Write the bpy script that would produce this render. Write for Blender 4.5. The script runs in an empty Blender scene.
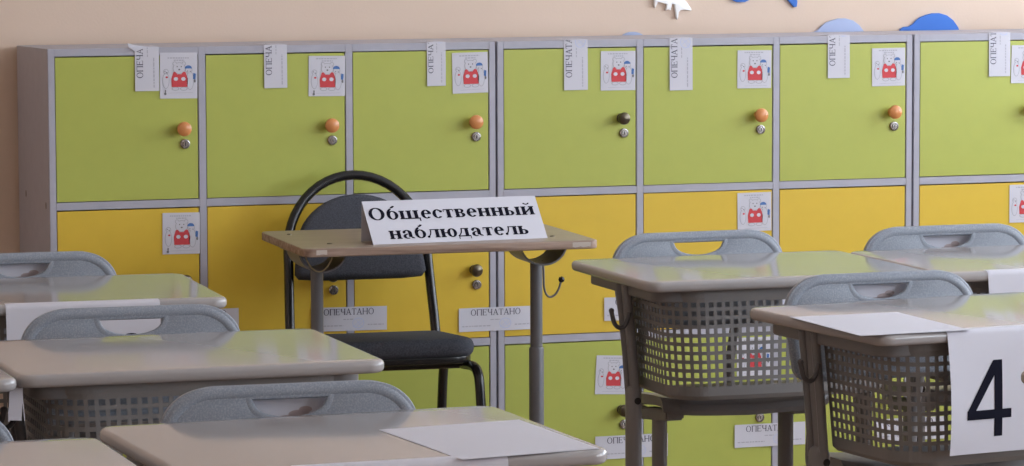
import bpy, bmesh, math, random
from mathutils import Vector, Matrix
random.seed(7)
S = bpy.context.scene
C = S.collection
PI = math.pi

# ------------------------------------------------------------------ camera
cam = bpy.data.cameras.new('camera')
camo = bpy.data.objects.new('camera', cam)
C.objects.link(camo)
S.camera = camo
cam.sensor_fit = 'HORIZONTAL'
cam.sensor_width = 36.0
cam.lens = 36.0 * 3758.3 / 1024.0
cam.clip_start = 0.05
YAW, PITCH, ROLL = 0.316, 0.0921, -0.0035
right = Vector((math.cos(YAW), -math.sin(YAW), 0))
fwd0 = Vector((math.sin(YAW), math.cos(YAW), 0))
fwd = fwd0 * math.cos(PITCH) - Vector((0, 0, 1)) * math.sin(PITCH)
up = Vector((0, 0, 1)) * math.cos(PITCH) + fwd0 * math.sin(PITCH)
r2 = right * math.cos(ROLL) + up * math.sin(ROLL)
u2 = -right * math.sin(ROLL) + up * math.cos(ROLL)
M = Matrix((r2, u2, -fwd)).transposed().to_4x4()
M.translation = Vector((-1.6902, -8.6469, 1.5016))
camo.matrix_world = M

# ------------------------------------------------------------------ light
S.view_settings.view_transform = 'Standard'
S.view_settings.look = 'None'
S.view_settings.gamma = 1.0
S.view_settings.use_curve_mapping = False
S.view_settings.exposure = 0.34
S.cycles.use_denoising = True
S.cycles.max_bounces = 10
S.cycles.diffuse_bounces = 6
W = bpy.data.worlds.new('overcast_sky')
S.world = W
W.use_nodes = True
bg = W.node_tree.nodes['Background']
bg.inputs['Color'].default_value = (0.80, 0.88, 1.0, 1)
bg.inputs['Strength'].default_value = 9.0

RX0, RX1, RY0, RY1, RH = -2.3, 3.7, -9.8, 0.40, 3.1
WIN = [(-1.6, -0.1), (-3.7, -2.1), (-5.8, -4.2), (-7.9, -6.3)]   # window openings along y on the right wall
WZ0, WZ1 = 0.85, 2.75
for k, (a, b) in enumerate(WIN):
    L = bpy.data.lights.new('window_daylight', 'AREA')
    L.shape = 'RECTANGLE'
    L.size = WZ1 - WZ0
    L.size_y = b - a
    L.cycles.is_portal = True
    lo = bpy.data.objects.new('window_daylight', L)
    C.objects.link(lo)
    lo.location = (RX1 + 0.12, (a + b) / 2, (WZ0 + WZ1) / 2)
    lo.rotation_euler = (0, PI / 2, 0)

# ------------------------------------------------------------------ materials
def mat(name, col, rough=0.5, spec=0.5, metal=0.0, noise=None, bump=None, coat=0.0):
    m = bpy.data.materials.new(name)
    m.use_nodes = True
    nt = m.node_tree
    b = nt.nodes['Principled BSDF']
    b.inputs['Base Color'].default_value = (*col, 1)
    b.inputs['Roughness'].default_value = rough
    b.inputs['Specular IOR Level'].default_value = spec
    b.inputs['Metallic'].default_value = metal
    b.inputs['Coat Weight'].default_value = coat
    tc = nt.nodes.new('ShaderNodeTexCoord')
    if noise:
        scale, col2, lo, hi = noise
        n = nt.nodes.new('ShaderNodeTexNoise')
        n.inputs['Scale'].default_value = scale
        n.inputs['Detail'].default_value = 3
        nt.links.new(tc.outputs['Object'], n.inputs['Vector'])
        r = nt.nodes.new('ShaderNodeValToRGB')
        r.color_ramp.elements[0].position = lo
        r.color_ramp.elements[1].position = hi
        r.color_ramp.elements[0].color = (*col, 1)
        r.color_ramp.elements[1].color = (*col2, 1)
        nt.links.new(n.outputs['Fac'], r.inputs['Fac'])
        nt.links.new(r.outputs['Color'], b.inputs['Base Color'])
    if bump:
        scale, st, dist = bump
        n = nt.nodes.new('ShaderNodeTexNoise')
        n.inputs['Scale'].default_value = scale
        nt.links.new(tc.outputs['Object'], n.inputs['Vector'])
        bp = nt.nodes.new('ShaderNodeBump')
        bp.inputs['Strength'].default_value = st
        bp.inputs['Distance'].default_value = dist
        nt.links.new(n.outputs['Fac'], bp.inputs['Height'])
        nt.links.new(bp.outputs['Normal'], b.inputs['Normal'])
    return m

def wood_mat(name, c1, c2, rough):
    m = mat(name, c1, rough)
    nt = m.node_tree
    b = nt.nodes['Principled BSDF']
    tc = nt.nodes.new('ShaderNodeTexCoord')
    mp = nt.nodes.new('ShaderNodeMapping')
    mp.inputs['Scale'].default_value = (3, 60, 60)
    n = nt.nodes.new('ShaderNodeTexNoise')
    n.inputs['Scale'].default_value = 1.5
    n.inputs['Detail'].default_value = 5
    n.inputs['Distortion'].default_value = 0.6
    r = nt.nodes.new('ShaderNodeValToRGB')
    r.color_ramp.elements[0].position = 0.32
    r.color_ramp.elements[1].position = 0.68
    r.color_ramp.elements[0].color = (*c1, 1)
    r.color_ramp.elements[1].color = (*c2, 1)
    nt.links.new(tc.outputs['Object'], mp.inputs['Vector'])
    nt.links.new(mp.outputs['Vector'], n.inputs['Vector'])
    nt.links.new(n.outputs['Fac'], r.inputs['Fac'])
    nt.links.new(r.outputs['Color'], b.inputs['Base Color'])
    return m

WALL = mat('peach_wall_paint', (0.70, 0.555, 0.445), 0.7, 0.3, noise=(2.0, (0.68, 0.535, 0.425), 0.3, 0.7), bump=(160, 0.15, 0.002))
CEIL = mat('ceiling_white', (0.75, 0.74, 0.72), 0.9, 0.2)
FLOOR = mat('brown_linoleum', (0.24, 0.15, 0.10), 0.35, 0.4, noise=(5.0, (0.30, 0.19, 0.12), 0.35, 0.65))
FRAME = mat('window_white_plastic', (0.8, 0.8, 0.8), 0.35)
GREY = mat('grey_melamine', (0.43, 0.43, 0.49), 0.45, 0.4, noise=(30, (0.40, 0.40, 0.46), 0.3, 0.7))
INSIDE = mat('locker_inside', (0.30, 0.30, 0.33), 0.7)
GREEN = mat('lime_green_laminate', (0.44, 0.485, 0.10), 0.38, 0.4, noise=(25, (0.425, 0.47, 0.097), 0.3, 0.7))
YELLOW = mat('yellow_laminate', (0.72, 0.50, 0.052), 0.38, 0.4, noise=(25, (0.70, 0.485, 0.05), 0.3, 0.7))
ORANGE = mat('orange_varnished_wood', (0.64, 0.26, 0.09), 0.28, 0.5)
BRONZE = mat('dark_bronze_metal', (0.13, 0.11, 0.08), 0.28, 0.5, 0.85)
STEEL = mat('lock_nickel', (0.40, 0.38, 0.36), 0.25, 0.5, 0.9)
DARK = mat('keyway_black', (0.01, 0.01, 0.01), 0.5)
TOP = mat('desk_top_warm_grey_plastic', (0.37, 0.352, 0.347), 0.10, 0.5)
TUB = mat('basket_grey_plastic', (0.20, 0.195, 0.192), 0.42, 0.45)
LEG = mat('leg_grey_plastic', (0.185, 0.18, 0.182), 0.40, 0.45)
HOOKM = mat('hook_dark_plastic', (0.09, 0.09, 0.095), 0.4)
CHAIR = mat('speckled_blue_grey_plastic', (0.235, 0.265, 0.31), 0.42, 0.4, noise=(420, (0.33, 0.36, 0.41), 0.42, 0.68), bump=(500, 0.12, 0.0005))
WOOD = wood_mat('worn_light_wood_veneer', (0.26, 0.195, 0.15), (0.35, 0.275, 0.22), 0.36)
WOODE = wood_mat('plywood_edge', (0.22, 0.14, 0.10), (0.44, 0.32, 0.25), 0.6)
CHIP = mat('chipped_pale_wood', (0.55, 0.48, 0.42), 0.7)
POLE = mat('grey_painted_steel', (0.17, 0.175, 0.19), 0.38, 0.5, 0.2)
BLACK = mat('black_painted_tube', (0.012, 0.012, 0.013), 0.25, 0.5)
FABRIC = mat('charcoal_fabric', (0.05, 0.054, 0.066), 0.95, 0.2, noise=(350, (0.085, 0.09, 0.108), 0.35, 0.65), bump=(700, 0.4, 0.001))
PAPER = mat('white_paper', (0.62, 0.62, 0.68), 0.7, 0.25)
INK = mat('black_ink', (0.008, 0.008, 0.018), 0.8, 0.1)
SEALINK = mat('seal_print', (0.10, 0.10, 0.14), 0.7, 0.1)
FINE = mat('fine_grey_print', (0.42, 0.42, 0.48), 0.6)
STAMP = mat('pale_blue_stamp', (0.50, 0.56, 0.76), 0.6)
RED = mat('red_print', (0.60, 0.05, 0.06), 0.6)
BLUEP = mat('blue_print', (0.06, 0.16, 0.42), 0.6)
LINE = mat('dark_drawing_line', (0.16, 0.16, 0.17), 0.6)
PALEL = mat('pale_drawing_line', (0.38, 0.38, 0.42), 0.6)
BLUEF = mat('blue_felt', (0.07, 0.19, 0.58), 0.9, 0.2, bump=(500, 0.4, 0.001))
PALEF = mat('pale_blue_felt', (0.40, 0.47, 0.67), 0.9, 0.2, bump=(500, 0.4, 0.001))
WHITEF = mat('glossy_white_foam', (0.92, 0.92, 0.90), 0.3, 0.5)
STRING = mat('pale_string', (0.42, 0.37, 0.22), 0.8)
BROWNP = mat('faint_brown_print', (0.42, 0.34, 0.34), 0.6)
def glass():
    m = bpy.data.materials.new('window_glass')
    m.use_nodes = True
    nt = m.node_tree
    nt.nodes.clear()
    o = nt.nodes.new('ShaderNodeOutputMaterial')
    t = nt.nodes.new('ShaderNodeBsdfTransparent')
    g = nt.nodes.new('ShaderNodeBsdfGlossy')
    g.inputs['Roughness'].default_value = 0.02
    x = nt.nodes.new('ShaderNodeMixShader')
    x.inputs[0].default_value = 0.06
    nt.links.new(t.outputs[0], x.inputs[1]); nt.links.new(g.outputs[0], x.inputs[2])
    nt.links.new(x.outputs[0], o.inputs[0])
    return m
GLASS = glass()

# ------------------------------------------------------------------ helpers
def link(name, me, mats, parent=None, loc=None):
    o = bpy.data.objects.new(name, me)
    C.objects.link(o)
    for m in (mats if isinstance(mats, (list, tuple)) else [mats]):
        me.materials.append(m)
    if parent: o.parent = parent
    if loc: o.location = loc
    return o

def obj(name, bm, mats, parent=None, loc=None, smooth=True):
    me = bpy.data.meshes.new(name)
    bm.normal_update()
    bm.to_mesh(me); bm.free()
    if smooth:
        me.polygons.foreach_set('use_smooth', [True] * len(me.polygons))
        try: me.set_sharp_from_angle(angle=math.radians(38))
        except Exception: pass
    return link(name, me, mats, parent, loc)

def thing(name, label, cat, loc=(0, 0, 0), rz=0, group=None):
    o = bpy.data.objects.new(name, None)
    C.objects.link(o)
    o.empty_display_size = 0.1
    o.location = loc
    o.rotation_euler = (0, 0, rz)
    return tag(o, label, cat, group)

def tag(o, label, cat, group=None):
    o['label'] = label
    o['category'] = cat
    if group: o['group'] = group
    return o

def struct(o):
    o['kind'] = 'structure'
    return o

def dup(root, loc, rz, label):
    r = root.copy(); C.objects.link(r)
    r.location = loc; r.rotation_euler = (0, 0, rz); r['label'] = label
    for ch in list(root.children):
        c = ch.copy(); C.objects.link(c); c.parent = r
        for g in list(ch.children):
            d = g.copy(); C.objects.link(d); d.parent = c
    return r

def box(bm, x0, x1, y0, y1, z0, z1, bev=0.0, mi=0):
    vs = [bm.verts.new((x, y, z)) for x in (x0, x1) for y in (y0, y1) for z in (z0, z1)]
    fs = [bm.faces.new([vs[i] for i in q]) for q in ((0, 1, 3, 2), (4, 6, 7, 5), (0, 4, 5, 1), (2, 3, 7, 6), (0, 2, 6, 4), (1, 5, 7, 3))]
    for f in fs: f.material_index = mi
    if bev:
        es = list({e for f in fs for e in f.edges})
        bmesh.ops.bevel(bm, geom=es, offset=bev, segments=2, affect='EDGES', clamp_overlap=True)

def tube(bm, pts, r, n=12, r2=None, cap=True, closed=False, ref=(0, 0, 1)):
    """sweep an ellipse (r along the side axis, r2 along the other) through pts"""
    pts = [Vector(p) for p in pts]
    N = len(pts)
    rings = []
    prev = None
    for i, p in enumerate(pts):
        if closed: t = (pts[(i + 1) % N] - pts[i - 1])
        else: t = pts[min(i + 1, N - 1)] - pts[max(i - 1, 0)]
        t.normalize()
        if prev is None:
            a = Vector(ref)
            if abs(a.dot(t)) > 0.95: a = Vector((1, 0, 0))
            s = (a - t * a.dot(t)).normalized()
        else:
            s = (prev - t * prev.dot(t)).normalized()
        prev = s
        q = t.cross(s)
        ra = r[i] if isinstance(r, (list, tuple)) else r
        rb = (r2[i] if isinstance(r2, (list, tuple)) else r2) if r2 else ra
        rings.append([bm.verts.new(p + s * ra * math.cos(2 * PI * k / n) + q * rb * math.sin(2 * PI * k / n)) for k in range(n)])
    for i in range(N if closed else N - 1):
        A, B = rings[i], rings[(i + 1) % N]
        for k in range(n):
            bm.faces.new((A[k], A[(k + 1) % n], B[(k + 1) % n], B[k]))
    if cap and not closed:
        bm.faces.new(rings[0][::-1]); bm.faces.new(rings[-1])

def lathe(bm, prof, n=20, M=None, mi=0):
    """prof: list of (radius, height) about local z"""
    M = M or Matrix.Identity(4)
    rings = []
    for r, h in prof:
        if r < 1e-6: rings.append([bm.verts.new(M @ Vector((0, 0, h)))])
        else: rings.append([bm.verts.new(M @ Vector((r * math.cos(2 * PI * k / n), r * math.sin(2 * PI * k / n), h))) for k in range(n)])
    for A, B in zip(rings, rings[1:]):
        for k in range(n):
            a, b, c, d = A[k % len(A)], A[(k + 1) % n % len(A)], B[(k + 1) % n % len(B)], B[k % len(B)]
            vs = [a]
            for v in (b, c, d):
                if v not in vs: vs.append(v)
            if len(vs) > 2: bm.faces.new(vs).material_index = mi

def smooth_path(pts, k=6):
    """Catmull-Rom through points"""
    P = [Vector(p) for p in pts]
    out = []
    for i in range(len(P) - 1):
        p0, p1, p2, p3 = P[max(i - 1, 0)], P[i], P[i + 1], P[min(i + 2, len(P) - 1)]
        for j in range(k):
            t = j / k
            out.append(0.5 * ((2 * p1) + (p2 - p0) * t + (2 * p0 - 5 * p1 + 4 * p2 - p3) * t * t + (3 * p1 - p0 - 3 * p2 + p3) * t ** 3))
    out.append(P[-1])
    return out

def rrect(x0, x1, y0, y1, r, k=7):
    """rounded rectangle outline; r = one radius or four (x0y0, x1y0, x1y1, x0y1)"""
    if not isinstance(r, (list, tuple)): r = [r] * 4
    out = []
    for (cx, cy, a, rr) in ((x0 + r[0], y0 + r[0], PI, r[0]), (x1 - r[1], y0 + r[1], 1.5 * PI, r[1]), (x1 - r[2], y1 - r[2], 0, r[2]), (x0 + r[3], y1 - r[3], 0.5 * PI, r[3])):
        for i in range(k + 1):
            t = a + i / k * PI / 2
            out.append((cx + rr * math.cos(t), cy + rr * math.sin(t)))
    return out

def plate(name, outlines, half, bev, mats, parent=None, matrix=None, res=3, loc=None):
    """filled outline (first = outer, others = holes) as a slab with rounded edges, total thickness 2*half"""
    cu = bpy.data.curves.new(name, 'CURVE')
    cu.dimensions = '2D'
    cu.fill_mode = 'BOTH'
    for o in outlines:
        sp = cu.splines.new('POLY')
        sp.points.add(len(o) - 1)
        for p, q in zip(sp.points, o): p.co = (q[0], q[1], 0, 1)
        sp.use_cyclic_u = True
    cu.bevel_depth = bev
    cu.bevel_resolution = res
    cu.extrude = half - bev
    cu.offset = -bev
    tmp = bpy.data.objects.new('tmp', cu)
    C.objects.link(tmp)
    dg = bpy.context.evaluated_depsgraph_get()
    me = bpy.data.meshes.new_from_object(tmp.evaluated_get(dg))
    bpy.data.objects.remove(tmp)
    me.name = name
    if matrix: me.transform(matrix)
    bm = bmesh.new(); bm.from_mesh(me)
    bmesh.ops.remove_doubles(bm, verts=bm.verts, dist=1e-5)
    bmesh.ops.recalc_face_normals(bm, faces=bm.faces)
    bm.to_mesh(me); bm.free()
    me.materials.clear()
    me.polygons.foreach_set('use_smooth', [True] * len(me.polygons))
    me.set_sharp_from_angle(angle=math.radians(50))
    return link(name, me, mats, parent, loc)

# ---- lettering: glyphs drawn as polygons -------------------------------------------------
class Pen:
    def __init__(s, bold):
        s.P = []
        s.s = 0.15 if bold else 0.105
        s.t = 0.052 if bold else 0.045
        s.e = 0.038
        s.x = 0.47
        s.c = 0.67
    def rect(s, x0, y0, x1, y1): s.P.append([(x0, y0), (x1, y0), (x1, y1), (x0, y1)])
    def poly(s, *p): s.P.append(list(p))
    def stem(s, x, y0, y1, b=True, t=True):
        s.rect(x, y0, x + s.s, y1)
        if b: s.rect(x - s.e, y0, x + s.s + s.e, y0 + s.t)
        if t: s.rect(x - s.e, y1 - s.t, x + s.s + s.e, y1)
    def ring(s, cx, cy, rx, ry, sx, sy, a0=0, a1=360, n=28):
        for i in range(n):
            q = []
            for (k, o) in ((i, 1), (i + 1, 1), (i + 1, 0), (i, 0)):
                a = math.radians(a0 + (a1 - a0) * k / n)
                q.append((cx + (rx - (0 if o else sx)) * math.cos(a), cy + (ry - (0 if o else sy)) * math.sin(a)))
            s.P.append(q)
    def disc(s, cx, cy, r): s.P.append([(cx + r * math.cos(i * PI / 6), cy + r * math.sin(i * PI / 6)) for i in range(12)])
    def line(s, x0, y0, x1, y1, w):
        d = Vector((x1 - x0, y1 - y0)).normalized(); n = Vector((-d.y, d.x)) * w / 2
        s.P.append([(x0 - n.x, y0 - n.y), (x1 - n.x, y1 - n.y), (x1 + n.x, y1 + n.y), (x0 + n.x, y0 + n.y)])

def glyph(ch, bold):
    p = Pen(bold); s, t, e, X, K = p.s, p.t, p.e, p.x, p.c
    if ch == 'О':
        p.ring(0.36, K / 2, 0.33, K / 2 + 0.012, s, t); w = 0.74
    elif ch == 'П':
        p.stem(0.06, 0, K); p.stem(0.66 - s, 0, K); p.rect(0.06, K - t, 0.66, K); w = 0.73
    elif ch == 'Е':
        p.stem(0.06, 0, K); p.rect(0.06, K - t, 0.54, K); p.rect(0.06, 0, 0.56, t); p.rect(0.1, K / 2, 0.42, K / 2 + t)
        p.rect(0.51, K - 0.16, 0.54, K); p.rect(0.53, 0, 0.56, 0.17); p.rect(0.40, K / 2 - 0.07, 0.43, K / 2 + 0.1); w = 0.63
    elif ch == 'Ч':
        p.stem(0.58 - s, 0, K); p.stem(0.06, 0.42, K, b=False); p.ring(0.06 + 0.2, 0.44, 0.2, 0.16, s, t + 0.01, 180, 270); p.rect(0.24, 0.28, 0.55, 0.28 + t + 0.01); w = 0.66
    elif ch == 'А':
        p.line(0.10, 0, 0.36, K, t + 0.01); p.line(0.34, K, 0.60, 0, s); p.rect(0.2, 0.2, 0.5, 0.2 + t); p.rect(0.0, 0, 0.22, t); p.rect(0.46, 0, 0.72, t); w = 0.72
    elif ch == 'Т':
        p.stem(0.31 - s / 2, 0, K); p.rect(0.04, K - t, 0.58, K); p.rect(0.03, K - 0.18, 0.065, K); p.rect(0.555, K - 0.18, 0.59, K); w = 0.62
    elif ch == 'Н':
        p.stem(0.06, 0, K); p.stem(0.66 - s, 0, K); p.rect(0.1, K / 2 - t / 2, 0.62, K / 2 + t / 2 + 0.01); w = 0.73
    elif ch == 'б':
        p.ring(0.27, 0.235, 0.235, 0.245, s * 0.92, t)
        p.ring(0.30, 0.30, 0.265, 0.33, s * 0.8, t + 0.02, 105, 188, 12); p.ring(0.24, 0.80, 0.20, 0.185, 0.10, 0.075, 270, 340, 8); w = 0.54
    elif ch == 'щ':
        p.stem(0.05, 0, X); p.stem(0.34, 0, X); p.stem(0.63, 0, X); p.rect(0.05, 0, 0.86, t + 0.01); p.rect(0.81, -0.13, 0.86, t); p.rect(0.63 + s, 0, 0.86, t + 0.01); w = 0.89
    elif ch == 'е':
        p.ring(0.24, X / 2, 0.215, X / 2 + 0.012, s * 0.95, t, 8, 318); p.rect(0.09, X / 2 - 0.005, 0.44, X / 2 + t); w = 0.48
    elif ch == 'с':
        p.ring(0.24, X / 2, 0.215, X / 2 + 0.012, s * 0.95, t, 48, 318); p.disc(0.385, X - 0.11, 0.062); w = 0.46
    elif ch == 'т':
        p.stem(0.24 - s / 2, 0, X); p.rect(0.04, X - t, 0.44, X); p.rect(0.03, X - 0.14, 0.06, X); p.rect(0.42, X - 0.14, 0.45, X); w = 0.48
    elif ch == 'в':
        p.stem(0.05, 0, X); p.ring(0.27, 0.36, 0.145, 0.11, s * 0.8, t, -90, 90, 12); p.ring(0.27, 0.13, 0.175, 0.13, s * 0.9, t, -90, 90, 12)
        p.rect(0.1, 0, 0.28, t); p.rect(0.1, X - t, 0.28, X); p.rect(0.1, 0.235, 0.28, 0.235 + t); w = 0.50
    elif ch == 'н':
        p.stem(0.05, 0, X); p.stem(0.50 - s, 0, X); p.rect(0.1, X / 2 - t / 2, 0.48, X / 2 + t / 2 + 0.01); w = 0.56
    elif ch in 'йи':
        p.stem(0.05, 0, X); p.stem(0.53 - s, 0, X); p.line(0.12, 0.06, 0.46, X - 0.06, t + 0.02)
        p.ring(0.29, 0.68, 0.145, 0.115, 0.07, 0.05, 190, 350, 12); w = 0.59
    elif ch == 'ы':
        p.stem(0.05, 0, X); p.ring(0.25, 0.14, 0.17, 0.14, s * 0.85, t, -90, 90, 12); p.rect(0.1, 0, 0.26, t); p.rect(0.1, 0.28 - t, 0.26, 0.28); p.stem(0.66 - s, 0, X); w = 0.72
    elif ch == 'ь':
        p.stem(0.05, 0, X); p.ring(0.25, 0.14, 0.19, 0.14, s * 0.9, t, -90, 90, 12); p.rect(0.1, 0, 0.26, t); p.rect(0.1, 0.28 - t, 0.26, 0.28); w = 0.49
    elif ch == 'а':
        p.ring(0.22, X - 0.16, 0.205, 0.172, s, t, 0, 150, 14); p.disc(0.10, X - 0.12, 0.062); p.rect(0.425 - s, 0.08, 0.425, X - 0.15)
        p.ring(0.22, 0.13, 0.185, 0.142, s * 0.85, t, 75, 300, 16); p.ring(0.49, 0.09, 0.065 + s / 2, 0.09, s * 0.8, t, 180, 285, 8); w = 0.52
    elif ch == 'л':
        p.stem(0.52 - s, 0, X); p.rect(0.15, X - t, 0.5, X); p.ring(-0.02, X - 0.02, 0.24, 0.44, 0.055, 0.05, 285, 362, 12); p.disc(0.06, 0.055, 0.062); w = 0.58
    elif ch == 'ю':
        p.stem(0.05, 0, X); p.rect(0.1, X / 2 - t / 2, 0.34, X / 2 + t / 2 + 0.01); p.ring(0.51, X / 2, 0.21, X / 2 + 0.012, s * 0.92, t); w = 0.75
    elif ch == 'д':
        p.rect(0.02, 0, 0.55, t + 0.01); p.rect(0.02, -0.13, 0.055, t); p.rect(0.515, -0.13, 0.55, t); p.rect(0.47 - s, 0, 0.47, X); p.rect(0.16, X - t, 0.5, X)
        p.ring(-0.05, X, 0.27, 0.46, 0.055, 0.05, 282, 360, 12); w = 0.57
    else: w = 0.3
    return p.P, w

def text_polys(txt, bold, u0, u1, v0, xh_cap):
    """list of polygons; cap height = xh_cap, stretched to fill u0..u1"""
    out = []; x = 0
    for ch in txt:
        P, w = glyph(ch, bold)
        out += [[(q[0] + x, q[1]) for q in p] for p in P]
        x += w
    sx = (u1 - u0) / x; sy = xh_cap / 0.67
    return [[(u0 + q[0] * sx, v0 + q[1] * sy) for q in p] for p in out]

def add_polys(bm, polys, f, mi):
    for p in polys:
        try: bm.faces.new([bm.verts.new(f(*q)) for q in p]).material_index = mi
        except ValueError: pass

def circ(cx, cy, rx, ry, n=16, a0=0, a1=360):
    return [(cx + rx * math.cos(math.radians(a0 + (a1 - a0) * i / n)), cy + ry * math.sin(math.radians(a0 + (a1 - a0) * i / n))) for i in range(n + (1 if a1 - a0 < 360 else 0))]

# ------------------------------------------------------------------ the room
def slabobj(name, *b):
    bm = bmesh.new(); box(bm, *b[:6])
    return struct(obj(name, bm, b[6], smooth=False))
slabobj('floor', RX0 - .2, RX1 + .2, RY0 - .2, RY1 + .2, -0.1, 0, FLOOR)
slabobj('ceiling', RX0 - .2, RX1 + .2, RY0 - .2, RY1 + .2, RH, RH + .1, CEIL)
slabobj('wall_back', RX0 - .2, RX1 + .2, RY1, RY1 + .2, 0, RH, WALL)
slabobj('wall_front', RX0 - .2, RX1 + .2, RY0 - .2, RY0, 0, RH, WALL)
slabobj('wall_left', RX0 - .2, RX0, RY0, RY1, 0, RH, WALL)
bm = bmesh.new()
box(bm, RX1, RX1 + .2, RY0, RY1, 0, WZ0)
box(bm, RX1, RX1 + .2, RY0, RY1, WZ1, RH)
ys = [RY0] + [v for w in sorted(WIN) for v in w] + [RY1]
for a, b in zip(ys[::2], ys[1::2]): box(bm, RX1, RX1 + .2, a, b, WZ0, WZ1)
struct(obj('wall_right', bm, WALL, smooth=False))
for k, (a, b) in enumerate(WIN):
    bm = bmesh.new()
    x0, x1 = RX1 + .05, RX1 + .10
    box(bm, x0, x1, a, a + .06, WZ0, WZ1); box(bm, x0, x1, b - .06, b, WZ0, WZ1)
    box(bm, x0, x1, a, b, WZ0, WZ0 + .06); box(bm, x0, x1, a, b, WZ1 - .06, WZ1)
    box(bm, x0, x1, (a + b) / 2 - .035, (a + b) / 2 + .035, WZ0, WZ1)
    wf = struct(obj('window_%d' % (k + 1), bm, FRAME, smooth=False))
    bm = bmesh.new(); box(bm, RX1 + .07, RX1 + .076, a + .03, b - .03, WZ0 + .03, WZ1 - .03)
    obj('pane', bm, GLASS, wf, smooth=False)
    bm = bmesh.new(); box(bm, RX1 - .18, RX1 + .05, a - .05, b + .05, WZ0 - .04, WZ0, 0.006)
    struct(obj('trim_%d' % (k + 1), bm, FRAME))
for nm, b in (('baseboard_back', (RX0, RX1, RY1 - .015, RY1, 0, .07)), ('baseboard_left', (RX0, RX0 + .015, RY0, RY1, 0, .07))):
    bm = bmesh.new(); box(bm, *b, 0.004); struct(obj(nm, bm, FRAME))

# ------------------------------------------------------------------ lockers
CW, PT, Z0, ZM = 0.35994, 0.0178, 1.1272, 0.35987
UW = 3 * CW + PT
PITCH_U = UW + 0.0016
DEPTH = 0.385
def locker(ix, label, dark_top):
    t = thing('locker_cabinet', label, 'locker', (ix * PITCH_U, 0, 0), 0, 'row of children\'s lockers along the back wall')
    bm = bmesh.new()
    for i in range(4): box(bm, i * CW + (.0016 if i == 0 else 0), i * CW + PT - (.0016 if i == 3 else 0), 0, DEPTH, 0, Z0, 0.0012)
    for i in range(3):
        for k in range(4):
            z = Z0 - k * ZM
            box(bm, i * CW + PT, (i + 1) * CW, 0, DEPTH, z - PT, z)
    box(bm, PT, UW - PT, DEPTH - .004, DEPTH - .0005, 0.03, Z0 - .002, mi=1)
    for v in bm.verts:
        if v.co.y > DEPTH - .006 and v.co.z > Z0 - .004: v.co.z -= .0065
    obj('carcass', bm, [GREY, INSIDE], t, smooth=False)
    if ix == 0:      # two small dark fittings on the open side
        for y, z in ((.292, .768), (.045, .758)):
            bm = bmesh.new()
            lathe(bm, [(0, 0), (.005, 0), (.004, .001), (0, .0012)], 12, Matrix.Translation((.0017, y, z)) @ Matrix.Rotation(-PI / 2, 4, 'Y') @ Matrix.Scale(1.8, 4, (1, 0, 0)))
            obj('fitting', bm, BRONZE, t)
    for k in range(3):
        for i in range(3):
            x0, x1 = i * CW + PT, (i + 1) * CW
            z1 = Z0 - k * ZM - PT; z0 = Z0 - (k + 1) * ZM
            tilt = random.uniform(-.0008, .0008)
            bm = bmesh.new()
            box(bm, x0 + .0012, x1 - .0022, 0.0005, 0.0165, z0 + .0018 + tilt, z1 - .0026 + tilt, 0.0006)
            d = obj('door', bm, YELLOW if k == 1 else GREEN, t, smooth=False)
            d['label'] = 'yellow door' if k == 1 else 'lime green door'
            kx, kz = x1 - .0400, z1 - .1745
            orange = k == 0 and not (dark_top and i == 0)
            bm = bmesh.new()
            Mk = Matrix.Translation((kx, 0.0005, kz)) @ Matrix.Rotation(PI / 2, 4, 'X')
            if orange: lathe(bm, [(0, 0), (.010, 0), (.0095, .004), (.0085, .010), (.0095, .013), (.0150, .017), (.0175, .022), (.0168, .028), (.0125, .0315), (.006, .033), (0, .0335)], 22, Mk)
            else: lathe(bm, [(0, 0), (.012, 0), (.012, .003), (.008, .005), (.0075, .011), (.010, .014), (.0145, .018), (.0155, .023), (.0135, .028), (.0075, .031), (0, .032)], 22, Mk)
            kn = obj('knob', bm, ORANGE if orange else BRONZE, d)
            kn['label'] = 'orange wooden knob' if orange else 'dark metal knob'
            bm = bmesh.new()
            Ml = Matrix.Translation((kx + .0065, 0.0005, kz - .0365)) @ Matrix.Rotation(PI / 2, 4, 'X')
            lathe(bm, [(0, 0), (.0118, 0), (.0118, .004), (.0105, .0055), (.0088, .0058), (.0082, .0035), (.0062, .0035), (.0058, .0062), (0, .0064)], 22, Ml)
            box(bm, kx + .0056, kx + .0074, -.0062, -.0055, kz - .0405, kz - .0325, mi=1)
            obj('lock', bm, [STEEL, DARK], d)
    return t
locker(0, 'grey locker cabinet with green and yellow doors, at the left end of the row', False)
locker(1, 'grey locker cabinet with green and yellow doors, in the middle of the row', True)
locker(2, 'grey locker cabinet at the right end of the row, below the dark blue whale', False)

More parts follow.
